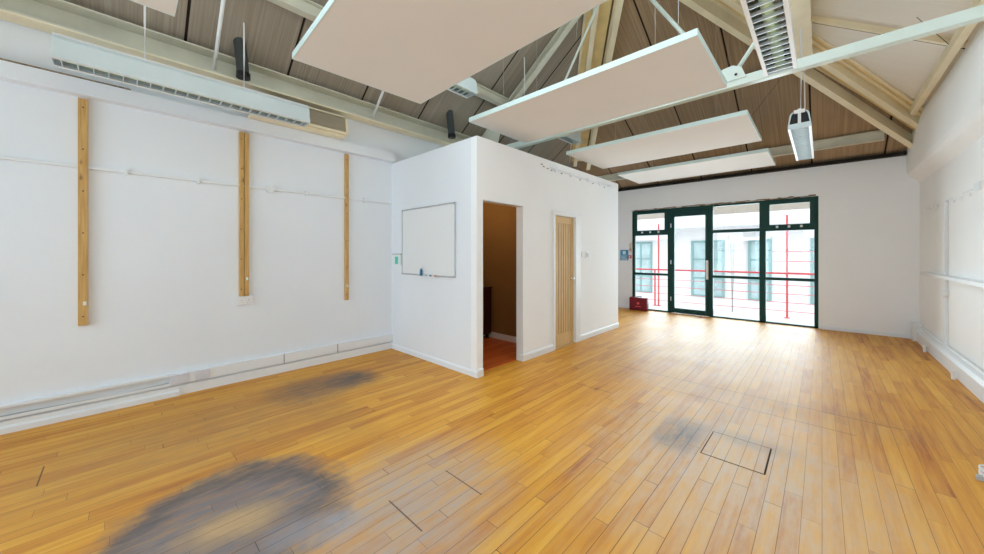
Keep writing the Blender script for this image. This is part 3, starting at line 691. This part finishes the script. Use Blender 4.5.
# keep the lid's boards in line with the floor's pattern
for ch in fh.children:
    if ch.name.startswith('lid'):
        ch.parent = None; ch.data.transform(Matrix.Translation((-0.46, 3.1, 0))); ch.parent = fh; ch.matrix_parent_inverse = Matrix.Translation((0.46, -3.1, 0))

# ------------------------------------------------------------------ roof steelwork
TY = 4.70
truss = thing('roof_truss', (-2.06, TY, 3.3), 'pale green and cream steel truss crossing the room above the panels', 'truss')
bm = bmesh.new()
L_tie = [(-0.045, 0), (0.045, 0), (0.045, 0.012), (0.006, 0.012), (0.006, 0.085), (-0.006, 0.085), (-0.006, 0.012), (-0.045, 0.012)]
bm_bar(bm, (-4.72, TY, 3.275), (1.06, TY, 3.32), 0.09, 0.1, section=[(-0.045, 0), (0.045, 0), (0.045, 0.10), (-0.045, 0.10)])
build('tie', bm, 'tie', truss, 0.006)
APX = (-2.06, TY, 5.42)
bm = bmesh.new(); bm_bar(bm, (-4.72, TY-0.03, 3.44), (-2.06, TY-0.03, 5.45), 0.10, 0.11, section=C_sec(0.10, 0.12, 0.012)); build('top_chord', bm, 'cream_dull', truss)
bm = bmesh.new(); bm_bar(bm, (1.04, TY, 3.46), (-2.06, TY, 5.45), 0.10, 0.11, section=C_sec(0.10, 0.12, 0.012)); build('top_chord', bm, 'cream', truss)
def rod(p, q, r=0.018, mat='tie', parent=truss, name='rod'):
    bm = bmesh.new(); bm_tube(bm, [p, q], r, 10); return build(name, bm, mat, parent, smooth=True)
rod((-0.77, TY, 3.38), (-2.0, TY, 5.40), 0.024); rod((-0.77, TY, 3.38), (-0.16, TY, 4.28), 0.022)
rod((-3.36, TY, 3.36), (-2.12, TY, 5.40), 0.018); rod((-3.36, TY, 3.36), (-3.75, TY, 4.12), 0.020)
bm = bmesh.new(); bm_poly_prism(bm, [(-0.90, 3.37), (-0.60, 3.38), (-0.64, 3.50), (-0.72, 3.54), (-0.86, 3.52)], 'y', TY-0.055, TY-0.045)
build('gusset_plate', bm, 'tie', truss); 
bm = bmesh.new(); bm_tube(bm, [(-0.69, TY-0.062, 3.43), (-0.69, TY-0.045, 3.43)], 0.014, 8); build('bolt', bm, 'black', truss)
bm = bmesh.new(); bm_poly_prism(bm, [(-4.70, 3.37), (-4.25, 3.37), (-4.02, 3.99), (-4.12, 4.03), (-4.70, 3.60)], 'y', TY-0.088, TY-0.078); build('gusset_plate', bm, 'cream_dull', truss)

# hips: two deep channels with a board between, running up from the corners
def hip(p, q, side, label, wf=1.0):
    p, q = Vector(p), Vector(q); d = (q-p).normalized()
    s = d.cross(Vector((0, 0, 1))).normalized()*side
    t = thing('hip_rafter', p, label, 'rafter')
    W = 0.50
    def B(a, b, h, name, mat, sec=None, drop=0.0, u=0.0):
        bm = bmesh.new(); up = Vector((0, 0, 1))
        a, b = a*wf, a*wf+(b-a)*(1+(wf-1)*0.3); c = s*((a+b)/2) + Vector((0, 0, drop)); bm_bar(bm, p+c, q+c, abs(b-a), h, section=sec)
        return build(name, bm, mat, t)
    B(0.0, 0.09, 0.20, 'channel', 'cream', C_sec(0.09, 0.26, 0.012, side))
    B(0.22, 0.30, 0.20, 'channel', 'cream', C_sec(0.08, 0.16, 0.012, -side), 0.10)
    B(0.09, 0.44, 0.02, 'lining_board', 'hipboard', None, 0.23)
    B(0.42, 0.45, 0.05, 'edge_rail', 'cream', None, 0.19)
    B(0.34, 0.37, 0.03, 'edge_rail', 'cream', None, 0.20)
    return t
# lower flange lines as they run from the corner up to the ridge
hip((1.07, 8.90, 3.16), (-1.66, 4.93, 5.10), -1, 'broad cream hip rafter rising from the corner above the right wall')
hip((-4.20, 8.0, 3.54), (-1.97, 4.80, 5.13), 1, 'broad cream hip rafter on the left, rising behind the hanging panels', 1.45)

def purlin(p, q, w, h, mat, label, sec=None):
    bm = bmesh.new(); bm_bar(bm, p, q, w, h, section=sec); o = build('purlin', bm, mat); tag(o, label, 'purlin'); return o
purlin((-4.6, 8.66, 3.34), (0.75, 8.66, 3.34), 0.11, 0.14, 'cream_dull', 'greenish cream purlin just above the window wall', I_sec(0.11, 0.16, 0.014))
purlin((-3.4, 6.90, 4.18), (-0.25, 6.90, 4.18), 0.09, 0.12, 'cream', 'cream purlin crossing the brown back slope between the two hip rafters', I_sec(0.09, 0.14, 0.012))
purlin((-4.02, YF+0.02, 4.01), (-4.02, 7.3, 4.01), 0.10, 0.12, 'cream_dull', 'cream purlin running along the left roof slope', I_sec(0.10, 0.15, 0.012))
purlin((-0.18, YF+0.02, 4.21), (-0.18, 6.80, 4.21), 0.17, 0.22, 'cream', 'deep cream purlin meeting the right hip rafter at mid height', I_sec(0.17, 0.24, 0.014))
for i, (yy, lb) in enumerate(((5.98, 'slim cream rafter on the pale right slope, nearer the window wall'), (3.0, 'slim cream rafter on the right slope nearer the camera'))):
    bm = bmesh.new(); bm_bar(bm, (1.06, yy, zr(1.06)-0.07), (-1.6, yy, zr(-1.6)-0.07), 0.05, 0.06); o = build('rafter', bm, 'cream'); tag(o, lb, 'rafter')
# slim rods leaning from the left eaves beam up the slope
for i, (yy, lb) in enumerate(((0.66, 'slim white rod rising from left eaves beam beside the dark pipe'), (2.45, 'slim white rod rising from left eaves beam behind the big hanging panel'))):
    t = thing('tie_rod', (-4.68, yy, 3.39), lb, 'rod')
    rod((-4.68, yy, 3.38), (-4.02, yy, 4.02), 0.017, 'gloss', t); box('foot', (-4.72, -4.655, yy-0.03, yy+0.03, 3.374, 3.386), 'cream_dull', t)
# dark pipe ends by the left eaves beam
for yy, lb, xx, z0 in ((0.90, 'dark grey pipe end above the strip light on the left', -4.58, 3.37), (3.78, 'dark pipe behind the top of the whiteboard partition', -4.5, 3.40)):
    t = thing('soil_pipe', (xx, yy, z0), lb, 'pipe')
    bm = bmesh.new(); bm_tube(bm, [(xx, yy, z0), (xx-0.01, yy-0.01, z0+0.2), (xx-0.03, yy-0.03, zl(xx)+0.02)], 0.058, 18, caps=True); build('pipe', bm, 'dark_pipe', t, smooth=False)
    bm = bmesh.new(); bm_tube(bm, [(xx, yy, z0-0.005), (xx, yy, z0+0.05)], 0.066, 18); build('collar', bm, 'black', t)
# thin stay wires
for i, (p, q, lb) in enumerate((((0.70, 5.55, zr(0.70)-0.05), (1.0, 6.0, 3.62), 'thin black stay wire near the right eaves beam'), ((-1.1, 8.0, 3.80), (-0.45, 6.95, 4.16), 'thin dark stay wire below the brown back slope'))):
    bm = bmesh.new(); bm_tube(bm, [p, q], 0.003, 6); o = build('stay_wire', bm, 'black'); tag(o, lb, 'wire')

# ------------------------------------------------------------------ hanging acoustic rafts
PZ = 3.05
def raft(x0, x1, y0, y1, label, tilt=0.0):
    t = thing('ceiling_raft', ((x0+x1)/2, (y0+y1)/2, PZ), label, 'ceiling panel', 'hanging flat ceiling panels')
    hx, hy = (x1-x0)/2, (y1-y0)/2; cx, cy = (x0+x1)/2, (y0+y1)/2
    box('board', (x0+0.004, x1-0.004, y0+0.004, y1-0.004, PZ, PZ+0.045), 'panel', t)
    bm = bmesh.new()
    bm_box(bm, x0, x1, y0, y0+0.004, PZ-0.002, PZ+0.05); bm_box(bm, x0, x1, y1-0.004, y1, PZ-0.002, PZ+0.05)
    bm_box(bm, x0, x0+0.004, y0+0.004, y1-0.004, PZ-0.002, PZ+0.05); bm_box(bm, x1-0.004, x1, y0+0.004, y1-0.004, PZ-0.002, PZ+0.05)
    build('edge_trim', bm, 'panel_edge', t)
    for sx in (-0.7, 0.7):
        for sy in (-0.6, 0.6):
            xx, yy = cx+sx*hx, cy+sy*hy
            top = min(zl(xx), zr(xx), zb(yy))
            bm = bmesh.new(); bm_tube(bm, [(xx, yy, PZ+0.045), (xx, yy, top)], 0.0013, 6); build('suspension_wire', bm, 'alu', t)
    return t
raft(-3.17, -0.62, -0.98, 0.24, 'white hanging ceiling panel at the top left, nearest the camera')
r1 = raft(-3.11, -0.62, 0.95, 2.18, 'large white hanging ceiling panel filling the top centre')
r1.rotation_euler.z = math.radians(-2.2); r1.location.y -= 0.047; r1.location.x -= 0.023
raft(-3.11, -0.66, 2.88, 3.98, 'white hanging ceiling panel directly in front of the green tie')
raft(-2.99, -0.62, 4.90, 6.20, 'white hanging ceiling panel beyond the green tie, second nearest the window')
raft(-3.02, -0.61, 6.90, 8.08, 'white hanging ceiling panel nearest the window wall')

# ------------------------------------------------------------------ strip light fittings (local geometry, length along y)
def make_fitting(L=1.87, W=0.205, Hh=0.19):
    t = bpy.data.objects.new('strip_light', None); COL.objects.link(t); t['category'] = 'light fitting'; t['group'] = 'hanging strip light fittings'
    h = L/2
    bm = bmesh.new()          # sloping side shells with a narrow spine on top
    for s in (-1, 1):
        bm_poly_prism(bm, [(s*W/2, 0), (s*(W/2-0.006), 0.002), (s*0.05, Hh-0.006), (s*0.05, Hh)][::s] if False else [(s*W/2, 0), (s*W/2, 0.03), (s*0.085, Hh-0.03), (s*0.065, Hh), (s*0.055, Hh), (s*0.072, Hh-0.035), (s*(W/2-0.008), 0.02), (s*(W/2-0.008), 0)], 'y', -h, h)
    build('housing', bm, 'fitting', t)
    bm = bmesh.new(); bm_box(bm, -0.05, 0.05, -h, h, Hh-0.02, Hh+0.02); build('spine', bm, 'white_plastic', t)
    for s in (-1, 1):
        y0 = s*h
        bm = bmesh.new(); bm_poly_prism(bm, [(-W/2, 0), (W/2, 0), (W/2, 0.03), (0.096, 0.052), (-0.096, 0.052), (-W/2, 0.03)], 'y', y0, y0+s*0.004)
        build('end_plate', bm, 'fitting', t)
        bm = bmesh.new(); bm_poly_prism(bm, [(-0.094, 0.052), (0.094, 0.052), (0.070, Hh-0.035), (0.05, Hh-0.003), (-0.05, Hh-0.003), (-0.070, Hh-0.035)], 'y', y0-s*0.02, y0-s*0.016)
        build('end_cover', bm, 'black', t)
        bm = bmesh.new(); bm_box(bm, -0.014, 0.014, y0-s*0.014, y0+s*0.002, 0.052, Hh+0.03)
        build('end_tab', bm, 'white_plastic', t)
    bm = bmesh.new()
    for s in (-1, 1):
        bm_poly_prism(bm, [(s*(W/2-0.010), 0.022), (s*0.058, Hh-0.045), (s*0.052, Hh-0.045), (s*(W/2-0.018), 0.020)], 'y', -h+0.03, h-0.03)
    build('reflector', bm, 'reflector', t)
    for s in (-1, 1):
        bm = bmesh.new(); bm_box(bm, min(s*(W/2-0.024), s*W/2), max(s*(W/2-0.024), s*W/2), -h, h, -0.003, 0.004); build('edge_strip', bm, 'white_plastic', t)
    bm = bmesh.new(); bm_tube(bm, [(0, -h+0.03, 0.055), (0, h-0.03, 0.055)], 0.034, 14); build('tube', bm, 'tube', t, smooth=True)
    n = 22
    bm = bmesh.new()
    for i in range(n):
        y = -h+L*(i+0.5)/n
        bm_poly_prism(bm, [(-W/2+0.010, 0.001), (W/2-0.010, 0.001), (W/2-0.014, 0.022), (-W/2+0.014, 0.022)], 'y', y-0.0035, y+0.0035)
    build('louvre_blades', bm, 'louvre', t)
    return t
def hang(t, loc, drop_pts, label):
    t.location = loc; t['label'] = label
    for (dy, top) in drop_pts:
        bm = bmesh.new(); z0 = 0.19; z1 = top-loc[2]
        bm_tube(bm, [(0, dy, z0), (0.008, dy, (z0+z1)*0.5), (0, dy, z1)], 0.008, 8)
        c_ = build('chain', bm, 'white_plastic'); c_.parent = t
        bm = bmesh.new(); bm_poly_prism(bm, [(-0.05, 0.17), (0.05, 0.17), (0.012, 0.215), (-0.012, 0.215)], 'y', dy-0.012, dy+0.012)
        c_ = build('bracket', bm, 'white_plastic'); c_.parent = t
proto = make_fitting()
bm = bmesh.new(); 
f1 = proto
copies = [copy_tree(proto) for _ in range(4)]
hang(f1, (-4.42, 0.555, 2.975), [(-0.42, zl(-4.42)), (0.32, zl(-4.42))], 'long pale blue strip light hanging along the left wall')
hang(copies[0], (-0.245, 2.74, 2.93), [(-0.6, 4.17), (0.62, 4.17)], 'strip light showing greenish tube and louvres, hanging at the top right')
hang(copies[1], (-0.19, 6.30, 2.91), [(-0.66, 4.17), (0.55, 4.17)], 'silver strip light hanging end-on in front of the window wall')
hang(copies[2], (-3.46, 2.33, 3.60), [(-0.7, zl(-3.46)), (0.7, zl(-3.46))], 'strip light above the large centre panel, only its louvred end showing')
hang(copies[3], (-3.46, 5.11, 3.60), [(-0.7, zl(-3.46)), (0.7, zl(-3.46))], 'strip light with dark louvred end showing beyond the green tie')

# ------------------------------------------------------------------ light
w = bpy.data.worlds.new('World'); scene.world = w; w.use_nodes = True
nt = w.node_tree; bg = nt.nodes['Background']
bg.inputs['Color'].default_value = (0.90, 0.95, 1.0, 1); bg.inputs['Strength'].default_value = 2.0
def area(name, loc, rot, sx, sy, power, col=(1, 1, 1)):
    l = bpy.data.lights.new(name, 'AREA'); l.shape = 'RECTANGLE'; l.size = sx; l.size_y = sy; l.energy = power; l.color = col
    o = bpy.data.objects.new(name, l); COL.objects.link(o); o.location = loc; o.rotation_euler = rot; return o
# daylight at the big window; added fill at the unseen rear windows and rooflight
for i, (a, b_) in enumerate(RW):
    area('fill_rear', ((a+b_)/2, YF-0.22, 1.6), (math.radians(90), 0, 0), b_-a-0.1, 2.1, (58, 36, 22)[i], (0.68, 0.84, 1.0))
area('daylight_front', ((WX0+WX1)/2, YB+0.4, 1.3), (math.radians(-90), 0, 0), WX1-WX0-0.1, 2.4, 205, (0.76, 0.89, 1.0))
area('fill_roof', ((s0+s1)/2-0.06, (ya+yb_)/2, zl((s0+s1)/2)+0.14), (0, -math.atan(0.745), 0), 1.05, yb_-ya-0.1, 250, (0.76, 0.88, 1.0))
lp = bpy.data.lights.new('inner_room_bulb', 'POINT'); lp.energy = 17; lp.color = (1.0, 0.72, 0.42); lp.shadow_soft_size = 0.06
lo = bpy.data.objects.new('inner_room_bulb', lp); COL.objects.link(lo); lo.location = (-4.0, 3.5, 2.45)

# ------------------------------------------------------------------ camera
cd_ = bpy.data.cameras.new('camera'); cam = bpy.data.objects.new('camera', cd_); COL.objects.link(cam)
cam.location = (0, 0, 1.45); cam.rotation_euler = (math.radians(90), 0, math.radians(43.4))
cd_.sensor_width = 36; cd_.lens = 349.0/984*36; cd_.shift_y = -23.0/984; cd_.clip_start = 0.05; cd_.clip_end = 200
scene.camera = cam
scene.view_settings.view_transform = 'Standard'; scene.view_settings.look = 'None'
scene.view_settings.gamma = 1; scene.view_settings.exposure = 0.2; scene.view_settings.use_curve_mapping = False
scene.cycles.max_bounces = 12; scene.cycles.diffuse_bounces = 8; scene.cycles.transparent_max_bounces = 16
